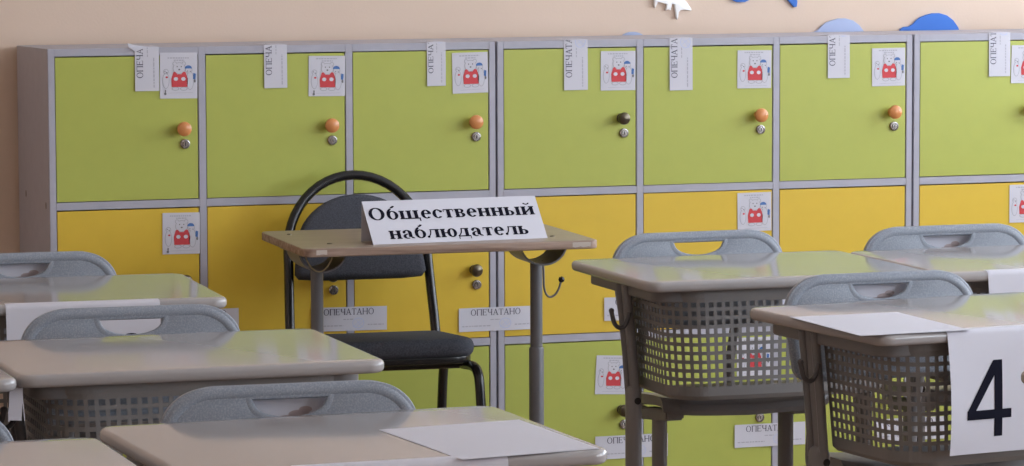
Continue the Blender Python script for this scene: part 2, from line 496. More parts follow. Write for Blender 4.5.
# ------------------------------------------------------------------ picture cards on the doors
def card(label, xc, zc, tilt=0.0, w=.090, h=.096, foot=False):
    bm = bmesh.new()
    box(bm, -w / 2, w / 2, -.0006, 0, -h / 2, h / 2)
    f = lambda u, v: Vector((u, -.0009, v))
    g = lambda u, v: Vector((u, -.0012, v))
    hh = lambda u, v: Vector((u, -.0015, v))
    # two rows of tiny print
    for (v, a, b) in ((.040, -.027, .024), (.0345, -.012, .014)):
        x = a
        while x < b:
            l = random.uniform(.003, .007)
            add_polys(bm, [[(x, v), (min(x + l, b), v), (min(x + l, b), v + .0028), (x, v + .0028)]], f, 2)
            x += l + .0016
    def blob(cx, cz, rx, rz, mi, ff, n=18): add_polys(bm, [circ(cx, cz, rx, rz, n)], ff, mi)
    def outline(cx, cz, rx, rz):
        blob(cx, cz, rx, rz, 5, f); blob(cx, cz, rx - .0013, rz - .0013, 0, g)
    # side figures
    outline(-.031, -.012, .0085, .019); outline(-.031, .009, .0065, .0065)
    outline(.027, -.012, .0095, .022); outline(.024, .013, .0085, .008)
    add_polys(bm, [circ(.023, .0165, .0088, .0075, 10, 0, 180)], hh, 4)
    add_polys(bm, [[(.034, -.008), (.040, -.010), (.041, .004), (.035, .006)]], hh, 4)
    blob(.0385, -.013, .0022, .004, 6, hh); blob(-.029, -.004, .003, .0022, 3, hh)
    blob(-.0335, .010, .0012, .0012, 6, hh); blob(-.029, .007, .0015, .0013, 6, hh)
    blob(.021, .0105, .0012, .0012, 6, hh); blob(.028, .0095, .0012, .0012, 6, hh)
    # large middle figure: white head, ears, red outfit, paws
    outline(-.010, .028, .005, .005); outline(.012, .028, .005, .005)
    outline(.001, .017, .0155, .014)
    blob(-.008, -.031, .009, .0045, 5, f); blob(.012, -.031, .009, .0045, 5, f)
    blob(-.008, -.031, .0075, .0032, 0, g); blob(.012, -.031, .0075, .0032, 0, g)
    add_polys(bm, [[(-.017, -.027), (.021, -.027), (.022, -.008), (.016, .008), (.010, .009), (.006, .003), (-.004, .003), (-.008, .009), (-.013, .008), (-.018, -.008)]], g, 3)
    blob(-.007, -.008, .0052, .0045, 0, hh); blob(.011, -.008, .0052, .0045, 0, hh)
    blob(-.004, .021, .0014, .0016, 6, hh); blob(.006, .021, .0014, .0016, 6, hh); blob(.001, .014, .0024, .0018, 6, hh)
    if foot:
        blob(-.0325, -.043, .003, .003, 6, hh); blob(-.032, -.037, .0016, .004, 6, hh)
    add_polys(bm, [[(-.026, -.0415), (.034, -.0405), (.034, -.0400), (-.026, -.041)]], f, 5)
    o = obj('picture_card', bm, [PAPER, PAPER, FINE, RED, BLUEP, PALEL, LINE], None, (xc, -.0004, zc), smooth=False)
    o.rotation_euler = (0, tilt, 0)
    return tag(o, label, 'card', 'picture cards on the locker doors')
nm = ['first', 'second', 'third', 'fourth', 'fifth', 'sixth', 'seventh']
for i, (x, z, ft, h) in enumerate(((.313, 1.060, 1, .108), (.674, 1.052, 1, .096), (1.032, 1.053, 0, .098), (1.411, 1.051, 0, .096), (1.769, 1.048, 0, .094), (2.130, 1.047, 0, .095), (2.513, 1.047, 0, .096))):
    card('small bear picture card on the %s green door of the top row from the left' % nm[i], x, z, random.uniform(-.02, .02), h=h, foot=ft)
card('bear picture card on the leftmost yellow door', .3145, .687, .01, h=.098, foot=True)
card('bear picture card on the yellow door behind the right-hand chair back', 1.770, .694, -.01)
card('bear picture card on the yellow door at the right edge of the photo', 2.511, .693, .0)
card('bear picture card on the lower green door left of the perforated desk basket', 1.397, .3025, .05)
card('bear picture card seen through the holes of the desk basket', 1.769, .3325, .0)

# ------------------------------------------------------------------ paper seals
LS, WS = .190, .0575
def seal_print():
    """(polygons, material) on a strip u 0..LS along, v 0..WS up"""
    out = [(text_polys('ОПЕЧАТАНО', False, .030, .158, .0385, .0150), 1)]
    fine = []
    def dashes(v, a, b, h):
        x = a
        while x < b:
            l = random.uniform(.004, .010)
            fine.append([(x, v), (min(x + l, b), v), (min(x + l, b), v + h), (x, v + h)])
            x += l + .0022
    dashes(.0265, .080, .105, .0022); dashes(.0115, .008, .080, .0026); dashes(.0125, .142, .182, .0026)
    out.append((fine, 2))
    st = Pen(False)
    st.P = []
    st.ring(.118, .018, .015, .013, .0016, .0016)
    st.line(.104, .008, .124, .024, .0012); st.line(.110, .007, .130, .022, .0012); st.line(.113, .026, .126, .010, .001)
    out.append((st.P, 3))
    return out

def seal_flat(label, x0, z0, x1, tilt=0.0):
    bm = bmesh.new()
    w = x1 - x0
    k = w / LS
    n = 10
    wav = lambda u: -.0012 - .0009 * (1 + math.sin(u * 42 + x0 * 9))
    g = [[bm.verts.new((u * w / n, wav(u / n * LS), v)) for v in (0, WS)] for u in range(n + 1)]
    for a, b in zip(g, g[1:]): bm.faces.new((a[0], b[0], b[1], a[1]))
    for polys, mi in seal_print():
        add_polys(bm, polys, lambda u, v: Vector((u * k, wav(u) - .0004, v)), mi)
    o = obj('paper_seal', bm, [PAPER, SEALINK, FINE, STAMP], None, (x0, 0, z0), smooth=False)
    o.rotation_euler = (0, tilt, 0)
    return tag(o, label, 'paper seal', 'paper seals stuck across the locker doors')
seal_flat('paper seal across the first two yellow doors, just its right end showing', .275, .447, .452, .0)
seal_flat('paper seal ОПЕЧАТАНО behind the black chair, on the second and third yellow doors', .630, .440, .818, .01)
seal_flat('paper seal ОПЕЧАТАНО below two metal knobs, bridging left and middle cabinets', 1.000, .4245, 1.190, .0)
seal_flat('paper seal on yellow doors, only its white left corner showing beside the perforated basket', 1.374, .437, 1.548)
seal_flat('paper seal hidden behind a grey desk, across the last two yellow middle doors', 1.722, .440, 1.908)
seal_flat('paper seal ОПЕЧАТАНО behind the legs of the desk with the lit perforated basket', 1.350, .094, 1.540)
seal_flat('paper seal ОПЕЧАТАНО between the two desks on the right, low on green doors', 1.718, .105, 1.908)
seal_flat('paper seal seen through the basket holes of the desk numbered 4', 2.100, .101, 2.290)

def seal_top(label, x0, zb, w=WS, curl=False):
    bm = bmesh.new()
    F = Z0 - zb            # length hanging on the front; the rest lies on the locker top
    lift = .0012
    def f(u, v, off=0.0):
        x = (WS - v) / WS * w
        if u <= F: return Vector((x, -lift - off - .0014 * math.sin(max(0, 1 - u / F) * 1.4), u - F))
        return Vector((x, -lift + (u - F), lift + off + .0004))
    us = [0, F * .25, F * .5, F * .75, F, F + 1e-4, LS]
    g = [[bm.verts.new(f(u, v)) for v in (0, WS)] for u in us]
    for a, b in zip(g, g[1:]): bm.faces.new((a[0], b[0], b[1], a[1]))
    for polys, mi in seal_print():
        for p in polys:
            lo = min(q[0] for q in p); hi = max(q[0] for q in p)
            for part in ([p] if hi <= F or lo >= F else [[(min(q[0], F), q[1]) for q in p], [(max(q[0], F + 2e-4), q[1]) for q in p]]):
                try: bm.faces.new([bm.verts.new(f(q[0], q[1], .0004)) for q in part]).material_index = mi
                except ValueError: pass
    if curl:
        a = [bm.verts.new(q) for q in ((.002, -.0018, -.010), (.030, -.0018, .0015), (-.006, -.004, .0075), (-.018, -.006, .011), (-.016, -.006, .0025))]
        bm.faces.new((a[0], a[1], a[2], a[3], a[4]))
    o = obj('paper_seal', bm, [PAPER, SEALINK, FINE, STAMP], None, (x0, 0, Z0), smooth=False)
    return tag(o, label, 'paper seal', 'paper seals folded over the locker tops')
for i, (x, z, w, c, d) in enumerate(((.208, 1.025, .058, True, 'curling'), (.520, 1.026, .056, False, ''), (.923, 1.023, .047, False, 'narrow'), (1.271, 1.006, .061, False, ''), (1.545, 1.000, .060, False, ''), (1.965, 1.022, .059, False, ''), (2.405, 1.018, .059, False, ''))):
    seal_top('%spaper seal folded over the locker top above the %s green door from left' % ((d + ' ') if d else '', nm[i]), x, z, w, c)

# ------------------------------------------------------------------ sea creature shapes on the wall
def wall_shape(name, label, pts, m, thick=.008, group='sea creature cut-outs on the back wall'):
    xs = [p[0] for p in pts]; zs = [p[1] for p in pts]
    cx, cz = (min(xs) + max(xs)) / 2, (min(zs) + max(zs)) / 2
    P = [(p[0] - cx, p[1] - cz) for p in pts]
    o = plate(name, [P], thick / 2, .0015, m, None, Matrix.Translation((0, -thick / 2, 0)) @ Matrix.Rotation(PI / 2, 4, 'X'), 2, (cx, RY1 - .0005, cz))
    return tag(o, label, 'wall decoration', group)
def whale(x, z, s=1.0):
    p = [(-.092, -.034), (-.094, -.008), (-.091, .001), (-.082, .006), (-.068, .007), (-.056, .013), (-.046, .023), (-.036, .030), (-.020, .036), (.000, .041), (.020, .041), (.042, .035), (.060, .022), (.074, .004), (.082, -.016), (.085, -.034)]
    return [(x + a * s, z + b * s) for a, b in p]
wall_shape('whale_cutout', 'dark blue felt whale shape above the right cabinets', whale(2.428, 1.124), BLUEF)
wall_shape('whale_cutout', 'pale blue felt whale shape rising above the middle cabinet', whale(2.161, 1.114), PALEF)
wall_shape('fish_cutout', 'tiny pale blue rounded shape barely showing above the middle cabinet', [(1.592 + .036 * math.cos(a * PI / 12), 1.106 + .023 * math.sin(a * PI / 12)) for a in range(24)], PALEF)
wall_shape('shark_cutout', 'white shark shape cut off by the top edge of the photo',
           [(1.6500, 1.1950), (1.6530, 1.1890), (1.6596, 1.2050), (1.6729, 1.2020), (1.6848, 1.1980), (1.6818, 1.1820), (1.6870, 1.1850), (1.6951, 1.1830), (1.6981, 1.1990), (1.7062, 1.1970), (1.7085, 1.1750), (1.7107, 1.1620), (1.7129, 1.1590), (1.7151, 1.1650), (1.7166, 1.1770), (1.7218, 1.1830), (1.7321, 1.1840), (1.7514, 1.1810), (1.7514, 1.1850), (1.7381, 1.2040), (1.7210, 1.2170), (1.6951, 1.2250), (1.6729, 1.2230), (1.6626, 1.2170), (1.6507, 1.2250)], WHITEF, .010)
wall_shape('dolphin_cutout', 'blue felt shape with a pointed tail at the top edge of the photo',
           [(1.860, 1.209), (1.878, 1.201), (1.900, 1.201), (1.925, 1.212), (1.960, 1.221), (1.995, 1.217), (2.016, 1.208), (2.027, 1.196), (2.036, 1.186), (2.044, 1.187), (2.046, 1.200), (2.040, 1.216), (2.005, 1.232), (1.965, 1.242), (1.920, 1.240), (1.880, 1.228)], BLUEF)

# ------------------------------------------------------------------ school desks (plastic, perforated basket)
DW, DD, DH = .60, .48, .742
def make_desk(label, loc, rz):
    t = thing('school_desk', label, 'desk', loc, rz, 'grey plastic school desks')
    plate('tabletop', [rrect(-DW / 2, DW / 2, 0, DD, [.030, .030, .032, .032], 8)], .0105, .0085, TOP, t, Matrix.Translation((0, 0, DH - .0105)), 4)
    plate('under_frame', [rrect(-.270, .270, .040, DD - .026, .04, 6)], .013, .004, LEG, t, Matrix.Translation((0, 0, DH - .021 - .012)), 2)
    # basket: left wall, rounded front corners, front, right wall; square holes are real openings
    zt, zb = .700, .527
    pitch, hole = .0173, .0102
    def plan(s):
        """point on the plan outline at arc length s, and the taper direction"""
        r, hx, y0, yb = .075, .246, .026, .285
        La = yb - y0 - r; Lc = r * PI / 2; Lf = 2 * (hx - r)
        if s < La: return Vector((-hx, yb - s, 0))
        s -= La
        if s < Lc:
            a = PI + s / r
            return Vector((-hx + r + r * math.cos(a), y0 + r + r * math.sin(a), 0))
        s -= Lc
        if s < Lf: return Vector((-hx + r + s, y0, 0))
        s -= Lf
        if s < Lc:
            a = 1.5 * PI + s / r
            return Vector((hx - r + r * math.cos(a), y0 + r + r * math.sin(a), 0))
        s -= Lc
        return Vector((hx, y0 + r + s, 0))
    r = .075
    Ltot = 2 * (.285 - .026 - r) + r * PI + 2 * (.246 - r)
    ncol = int(Ltot / pitch)
    m0 = (Ltot - ncol * pitch) / 2
    ss = [0.0]; kind = ['bar']
    for i in range(ncol):
        a = m0 + i * pitch + (pitch - hole) / 2
        ss += [a, a + hole]; kind += ['hole', 'bar']
    ss.append(Ltot)
    zs = [DH - .022, .706]; zk = ['bar']
    for j in range(10):
        b = zt - j * .0173 - .0035
        zs += [b, b - hole]; zk += ['bar', 'hole']
    zs += [.512, .503]; zk += ['bar', 'bar']
    bm = bmesh.new()
    def P(s, z):
        p = plan(s)
        tpr = (z - .503) / (.72 - .503)
        off = .016 * (1 - tpr)
        c = Vector((0, .15, 0))
        k = 1 - off / .24
        q = c + (p - c) * k
        if z < .508: q = c + (q - c) * .965
        if z > .703: q = c + (q - c) * 1.012
        q.z = z
        return q
    V = [[bm.verts.new(P(s, z)) for z in zs] for s in ss]
    for i in range(len(ss) - 1):
        for j in range(len(zs) - 1):
            if kind[i] == 'hole' and zk[j] == 'hole': continue
            bm.faces.new((V[i][j], V[i][j + 1], V[i + 1][j + 1], V[i + 1][j]))
    bmesh.ops.recalc_face_normals(bm, faces=bm.faces)
    # tray floor
    fl = [V[i][-1] for i in range(len(ss))]
    bm.faces.new(fl)
    o = obj('basket', bm, TUB, t)
    o.data.polygons.foreach_set('use_smooth', [False] * len(o.data.polygons))
    so = o.modifiers.new('wall', 'SOLIDIFY'); so.thickness = .0018; so.offset = 0
    for sx in (-1, 1):
        # upper bracket: twin ribs sloping from the under frame to the leg socket
        bm = bmesh.new()
        for yy in (.208, .250):
            tube(bm, [(sx * .270, yy, DH - .026), (sx * .265, yy, .66), (sx * .257, yy, .58), (sx * .250, yy, .49)], .0085, 10, .008)
        tube(bm, [(sx * .269, .229, DH - .026), (sx * .264, .229, .66), (sx * .256, .229, .58), (sx * .249, .229, .49)], .022, 4, .004, ref=(0, 1, 0))
        obj('leg_bracket', bm, LEG, t)
        bm = bmesh.new()
        tube(bm, [(sx * .249, .228, .030), (sx * .249, .228, .30), (sx * .249, .228, .498), (sx * .249, .228, .506), (sx * .249, .228, .510)], [.0135, .0135, .0135, .011, .006], 20, [.030, .030, .030, .027, .018], ref=(1, 0, 0))
        lathe(bm, [(0, 0), (.007, 0), (.007, .0015), (0, .0018)], 14, Matrix.Translation((sx * .249 - .002, .1986, .485)) @ Matrix.Rotation(PI / 2, 4, 'X'), 1)
        l = obj('leg', bm, [LEG, DARK], t)
        bm = bmesh.new()
        tube(bm, smooth_path([(sx * .249, .03, .018), (sx * .249, .06, .024), (sx * .249, .228, .030), (sx * .249, .44, .024), (sx * .249, .47, .018)]), .0175, 14, .018)
        obj('foot', bm, LEG, l)
        bm = bmesh.new()
        tube(bm, smooth_path([(sx * .268, .198, .662), (sx * .277, .196, .640), (sx * .289, .194, .633), (sx * .302, .191, .642), (sx * .309, .190, .666)], 6), .0046, 10)
        lathe(bm, [(0, -.006), (.0045, -.004), (.0058, 0), (.0045, .004), (0, .006)], 10, Matrix.Translation((sx * .309, .190, .668)))
        obj('bag_hook', bm, HOOKM, t)
    bm = bmesh.new()
    tube(bm, [(-.245, .28, .10), (.245, .28, .10)], .014, 12)
    obj('crossbar', bm, LEG, t)
    return t

# ------------------------------------------------------------------ school chairs
def make_chair(label, loc, rz):
    """seat faces -y; the top of the backrest stands above the local origin"""
    t = thing('school_chair', label, 'chair', loc, rz, 'speckled grey plastic school chairs')
    rx, rz_ = .072, .066
    zt, zb, hw = .782, .588, .193
    out = []
    for (cx, a0) in ((hw - rx, 0), (-hw + rx, 90)):
        for i in range(13):
            a = math.radians(a0 + i * 7.5)
            out.append((cx + rx * math.cos(a), zt - rz_ + rz_ * math.sin(a)))
    rb = .03
    for (cx, a0) in ((-hw + .012 + rb, 180), (hw - .012 - rb, 270)):
        for i in range(7):
            a = math.radians(a0 + i * 15)
            out.append((cx + rb * math.cos(a), zb + rb + rb * math.sin(a)))
    # handle opening: flat top, bowl-shaped bottom
    hole = [(-.056, .766), (-.060, .763), (-.058, .757)]
    hole += [(.056 * math.cos(math.radians(a)), .755 - .024 * math.sin(math.radians(a))) for a in range(165, 14, -15)]
    hole += [(.058, .757), (.060, .763), (.056, .766)]
    tilt = math.radians(-5)
    Mt = Matrix.Translation((0, 0, .70)) @ Matrix.Rotation(tilt, 4, 'X') @ Matrix.Translation((0, 0, -.70)) @ Matrix.Rotation(PI / 2, 4, 'X')
    b = plate('backrest', [out, hole], .0065, .002, CHAIR, t, Mt, 2)
    # raised rim round the edge and round the handle opening
    Mr = Matrix.Translation((0, 0, .70)) @ Matrix.Rotation(tilt, 4, 'X') @ Matrix.Translation((0, 0, -.70))
    bm = bmesh.new()
    cxy = Vector((0, .69))
    ins = [(p[0] - math.copysign(.009, p[0]) * min(1, abs(p[0]) / .1), p[1] - (.009 if p[1] > .70 else -.009) * min(1, abs(p[1] - .69) / .06)) for p in out]
    tube(bm, [Mr @ Vector((p[0], -.001, p[1])) for p in ins], .0078, 12, .0112, closed=True, ref=(0, 1, 0))
    obj('backrest_rim', bm, CHAIR, b)
    bm = bmesh.new()
    tube(bm, [Mr @ Vector((p[0] * 1.03, -.004, .750 + (p[1] - .750) * 1.08)) for p in hole], .0035, 8, .0060, closed=True, ref=(0, 1, 0))
    obj('handle_rim', bm, CHAIR, b)
    # seat
    bm = bmesh.new()
    prof = [(-.285, .450), (-.281, .462), (-.268, .470), (-.22, .469), (-.10, .457), (.00, .447), (.05, .442), (.070, .441)]
    nx = 14
    top = []; bot = []
    for i in range(nx + 1):
        x = -.185 + .370 * i / nx
        e = abs(x) / .185
        inset = .03 * max(0, (e - .8) / .2) ** 2
        sc = lambda y: 1 - .32 * max(0, (y + .16) / .23) ** 1.3
        cz = .006 * e ** 3 - .004 * (1 - e)
        top.append([bm.verts.new((x * sc(y), min(max(y + (inset if y < 0 else -inset), -.285), .070), z + cz)) for y, z in prof])
        bot.append([bm.verts.new((x * .985 * sc(y), min(max(y + (inset if y < 0 else -inset) + (.004 if k == 0 else 0), -.281), .067), z + cz - (.010 if k == 0 else .020))) for k, (y, z) in enumerate(prof)])
    for A, inv in ((top, 0), (bot, 1)):
        for a, c in zip(A, A[1:]):
            for k in range(len(prof) - 1):
                q = (a[k], c[k], c[k + 1], a[k + 1])
                bm.faces.new(q[::-1] if inv else q)
    for k in range(len(prof) - 1):
        bm.faces.new((top[0][k + 1], bot[0][k + 1], bot[0][k], top[0][k])); bm.faces.new((top[-1][k], bot[-1][k], bot[-1][k + 1], top[-1][k + 1]))
    for a in range(nx):
        bm.faces.new((top[a][0], bot[a][0], bot[a + 1][0], top[a + 1][0])); bm.faces.new((top[a + 1][-1], bot[a + 1][-1], bot[a][-1], top[a][-1]))
    bmesh.ops.recalc_face_normals(bm, faces=bm.faces)
    obj('seat', bm, LEG, t)
    for sx in (-1, 1):
        bm = bmesh.new()
        tube(bm, smooth_path([(sx * .118, -.05, .420), (sx * .108, .040, .412), (sx * .104, .082, .43), (sx * .104, .062, .54), (sx * .104, .016, .66)], 5), .011, 12, .007, ref=(1, 0, 0))
        obj('back_post', bm, LEG, t)
        bm = bmesh.new()
        box(bm, sx * .141 - .020, sx * .141 + .020, -.215, -.055, .414, .438, .004)
        for v in bm.verts: v.co.z -= .10 * (v.co.y + .13)
        obj('seat_rail', bm, LEG, t)
        bm = bmesh.new()
        tube(bm, [(sx * .141, -.13, .028), (sx * .141, -.13, .25), (sx * .141, -.13, .424)], .0125, 18, .028, ref=(1, 0, 0))
        l = obj('leg', bm, LEG, t)
        bm = bmesh.new()
        tube(bm, smooth_path([(sx * .141, -.33, .016), (sx * .141, -.30, .022), (sx * .141, -.13, .028), (sx * .141, .05, .022), (sx * .141, .08, .016)]), .0155, 14, .016)
        obj('foot', bm, LEG, l)
    return t

DESKS = {
    'R1': (1.090, -1.908, .0038), 'R1b': (1.692, -1.935, .005), 'R2': (1.1617, -2.800, .125), 'R3': (1.195, -3.790, .03),
    'L1': (-.333, -1.877, -.0452), 'L2': (-.314, -2.876, -.0091), 'L3': (-.2954, -3.916, .0381), 'L2b': (-.918, -2.905, .0), 'L3b': (-.930, -4.025, .0)}
DLAB = {
    'R1': 'grey plastic desk with a fully visible perforated basket, right of the wooden desk',
    'R1b': 'grey plastic desk at the right edge, behind the desk numbered 4',
    'R2': 'grey plastic desk bearing the number 4 sheet on its basket',
    'R3': 'grey desk showing just one brown corner at the right edge, beside the number 4',
    'L1': 'grey plastic desk farthest back on the left, in front of the yellow locker door',
    'L2': 'grey desk second from the front on the left, without any paper on it',
    'L3': 'grey plastic desk nearest the camera at bottom centre, blank paper on its right side',
    'L2b': 'grey plastic desk showing just one corner, above a white slip at the left edge',
    'L3b': 'grey plastic desk cut off in the bottom left corner of the photo'}
proto = None
for k in ('R1', 'R1b', 'R2', 'R3', 'L1', 'L2', 'L3', 'L2b', 'L3b'):
    x, y, r = DESKS[k]
    if proto is None: proto = make_desk(DLAB[k], (x, y, 0), r)
    else:
        d = dup(proto, (x, y, 0), r, DLAB[k])
        if k == 'R2':      # the legs of this desk stand a little further back
            for c in d.children:
                if c.name.split('.')[0] in ('leg', 'leg_bracket', 'bag_hook'): c.location.y = .065
def on_desk(k, lx, ly):
    x, y, r = DESKS[k]
    return (x + lx * math.cos(r) - ly * math.sin(r), y + lx * math.sin(r) + ly * math.cos(r))
CHAIRS = [('R1', .012, .545, .03, 'grey school chair with a yellow door showing through its handle hole'),
          ('R1b', -.045, .525, .0, 'grey school chair farthest right, in front of the yellow doors'),
          ('R2', .026, .545, -.11, 'grey school chair behind the desk numbered 4'),
          ('L1', -.010, .545, -.0, 'grey school chair farthest left, in front of the side of the lockers'),
          ('L2', -.008, .535, -.02, 'grey school chair on the left, bright white hanging sheet behind its handle hole'),
          ('L3', -.002, .510, -.065, 'grey school chair nearest the camera, behind the front desk with blank paper'),
          ('L3b', .0, .52, .0, 'grey school chair showing just a rounded corner at the bottom left edge')]
cproto = None
CPOS = {}
for k, lx, ly, dr, lab in CHAIRS:
    x, y = on_desk(k, lx, ly)
    r = DESKS[k][2] + dr
    CPOS[k] = (x, y, r)
    if cproto is None: cproto = make_chair(lab, (x, y, 0), r)
    else: dup(cproto, (x, y, 0), r, lab)

# pale sheets stuck on the rear of four chair backs, showing through the handle holes
for k, where in (('R1b', 'farthest right chair'), ('R2', 'chair behind the desk numbered 4'), ('L1', 'farthest left chair'), ('L3', 'chair nearest the camera')):
    x, y, r = CPOS[k]
    bm = bmesh.new()
    box(bm, -.075, .075, .0165, .0171, .700, .782)
    for (cx, cz, rx_, rz2) in ((.018, .738, .016, .006), (.004, .733, .020, .004), (.028, .744, .010, .005)):
        add_polys(bm, [circ(cx, cz, rx_, rz2, 14)], lambda u, v: Vector((u, .0163, v)), 1)
    bmesh.ops.rotate(bm, verts=bm.verts, cent=(0, 0, .70), matrix=Matrix.Rotation(math.radians(-5), 3, 'X'))
    o = obj('paper_sheet', bm, [PAPER, BROWNP], None, (x, y, 0), smooth=False)
    o.rotation_euler = (0, 0, r)
    tag(o, 'pale sheet with brown print behind the handle of the %s' % where, 'paper', 'pale sheets behind chair handles')

# ------------------------------------------------------------------ papers on the desks
def hang_sheet(label, k, lx0, w, h, digits=(), group='number sheets hanging from desk fronts', tuck=.022, bulge=.010):
    x, y, r = DESKS[k]
    bm = bmesh.new()
    def f(u, s, off=0.0):
        """s = length along the sheet from its back edge on the table top"""
        e = .0007
        if s <= tuck - .008: return Vector((u, tuck - s, DH + e + off))
        if s <= tuck + .006:
            a = (s - tuck + .008) / .014 * PI / 2
            return Vector((u, .008 - (.010 + off) * math.sin(a), DH + e - .010 + (.010 + off) * math.cos(a)))
        q = (s - tuck - .006) / (h - .006)
        return Vector((u, -.002 - e - off - bulge * math.sin(q * 2.4) * (0.35 + .65 * ((u - lx0) / w - .5) ** 2 * 4), DH - .0095 - q * (h - .006)))
    nu, rows = 12, [0, tuck * .5, tuck - .008, tuck - .004, tuck, tuck + .003, tuck + .006] + [tuck + .006 + (h - .006) * j / 12 for j in range(1, 13)]
    V = [[bm.verts.new(f(lx0 + w * i / nu, s)) for s in rows] for i in range(nu + 1)]
    for a, b in zip(V, V[1:]):
        for j in range(len(rows) - 1): bm.faces.new((a[j], a[j + 1], b[j + 1], b[j]))
    for polys in digits:
        for p in polys:
            # subdivide so the print follows the sheet
            try: bm.faces.new([bm.verts.new(f(q[0], tuck + q[1], .0006)) for q in p]).material_index = 1
            except ValueError: pass
    o = obj('number_sheet' if digits else 'paper_sheet', bm, [PAPER, INK], None, (x, y, 0), smooth=True)
    o.rotation_euler = (0, 0, r)
    return tag(o, label, 'paper', group)

def subdiv_quad(p, n):
    a, b, c, d = [Vector(q) for q in p]
    out = []
    for i in range(n):
        t0, t1 = i / n, (i + 1) / n
        out.append([tuple(a.lerp(d, t0)), tuple(b.lerp(c, t0)), tuple(b.lerp(c, t1)), tuple(a.lerp(d, t1))])
    return out
def four(u0, s0, w, h, t):
    """sans 4: s grows downwards"""
    P = []
    P += subdiv_quad([(u0 + w * .62, s0), (u0 + w * .80, s0), (u0 + w * .80, s0 + h), (u0 + w * .62, s0 + h)], 14)
    P += subdiv_quad([(u0, s0 + h * .645), (u0 + w, s0 + h * .645), (u0 + w, s0 + h * .765), (u0, s0 + h * .765)], 3)
    P += subdiv_quad([(u0 + w * .60, s0), (u0 + w * .78, s0 + .004), (u0 + w * .19, s0 + h * .66), (u0, s0 + h * .66)], 12)
    return P
def two(u0, s0, w, h):
    q = Pen(True); q.P = []
    q.ring(u0 + w / 2, s0 + w * .5, w * .5, w * .5, w * .18, w * .17, -180, 10, 20)
    q.line(u0 + w * .92, s0 + w * .5, u0 + w * .12, s0 + h - w * .1, w * .2)
    q.rect(u0, s0 + h - w * .18, u0 + w, s0 + h)
    return q.P
hang_sheet('white sheet with a large black 4 hanging on the right-hand desk', 'R2', -.168, .297, .21, [four(-.134, .050, .092, .132, .017)], bulge=.014)
hang_sheet('white sheet hanging from the farthest left desk, partly behind a chair back', 'L1', -.116, .285, .21, [two(.085, .055, .058, .105)])
hang_sheet('white sheet hanging on the desk behind the desk numbered 4, at the right edge', 'R1b', -.202, .297, .21)
hang_sheet('white sheet just showing below the front edge of the nearest desk', 'L3', -.150, .297, .21)
bm = bmesh.new()
box(bm, -.010, .011, -.0003, .0003, -.052, 0)
o = obj('paper_slip', bm, PAPER, None, (-.613, -2.845, .7205), smooth=False)
o.rotation_euler = (0, math.radians(3), 0)
tag(o, 'narrow white slip hanging under a desk corner at the left edge', 'paper')

def flat_sheet(label, k, corners):
    x, y, r = DESKS[k]
    cx = sum(c[0] for c in corners) / 4; cy = sum(c[1] for c in corners) / 4
    bm = bmesh.new()
    n = 6
    c = [Vector((q[0] - cx, q[1] - cy)) for q in corners]
    def f(a, b, z):
        p = (c[0].lerp(c[1], a)).lerp(c[3].lerp(c[2], a), b)
        return (p.x, p.y, z + .0010 * math.sin(a * 3.1) * math.sin(b * 3.1))
    T = [[bm.verts.new(f(i / n, j / n, .0006)) for j in range(n + 1)] for i in range(n + 1)]
    B = [[bm.verts.new(f(i / n, j / n, .0002)) for j in range(n + 1)] for i in range(n + 1)]
    for i in range(n):
        for j in range(n):
            bm.faces.new((T[i][j], T[i + 1][j], T[i + 1][j + 1], T[i][j + 1])); bm.faces.new((B[i][j + 1], B[i + 1][j + 1], B[i + 1][j], B[i][j]))
    bmesh.ops.recalc_face_normals(bm, faces=bm.faces)
    o = obj('paper_sheet', bm, PAPER, None, (cx, cy, DH), smooth=False)
    return tag(o, label, 'paper', 'blank sheets lying on desks')
flat_sheet('blank sheet of paper lying on the desk numbered 4', 'R2', [(.829, -2.836), (1.040, -2.822), (1.031, -2.530), (.822, -2.536)])
flat_sheet('blank sheet of paper lying on the nearest desk at bottom centre', 'L3', [(-.217, -3.925), (-.012, -3.893), (-.028, -3.592), (-.245, -3.622)])

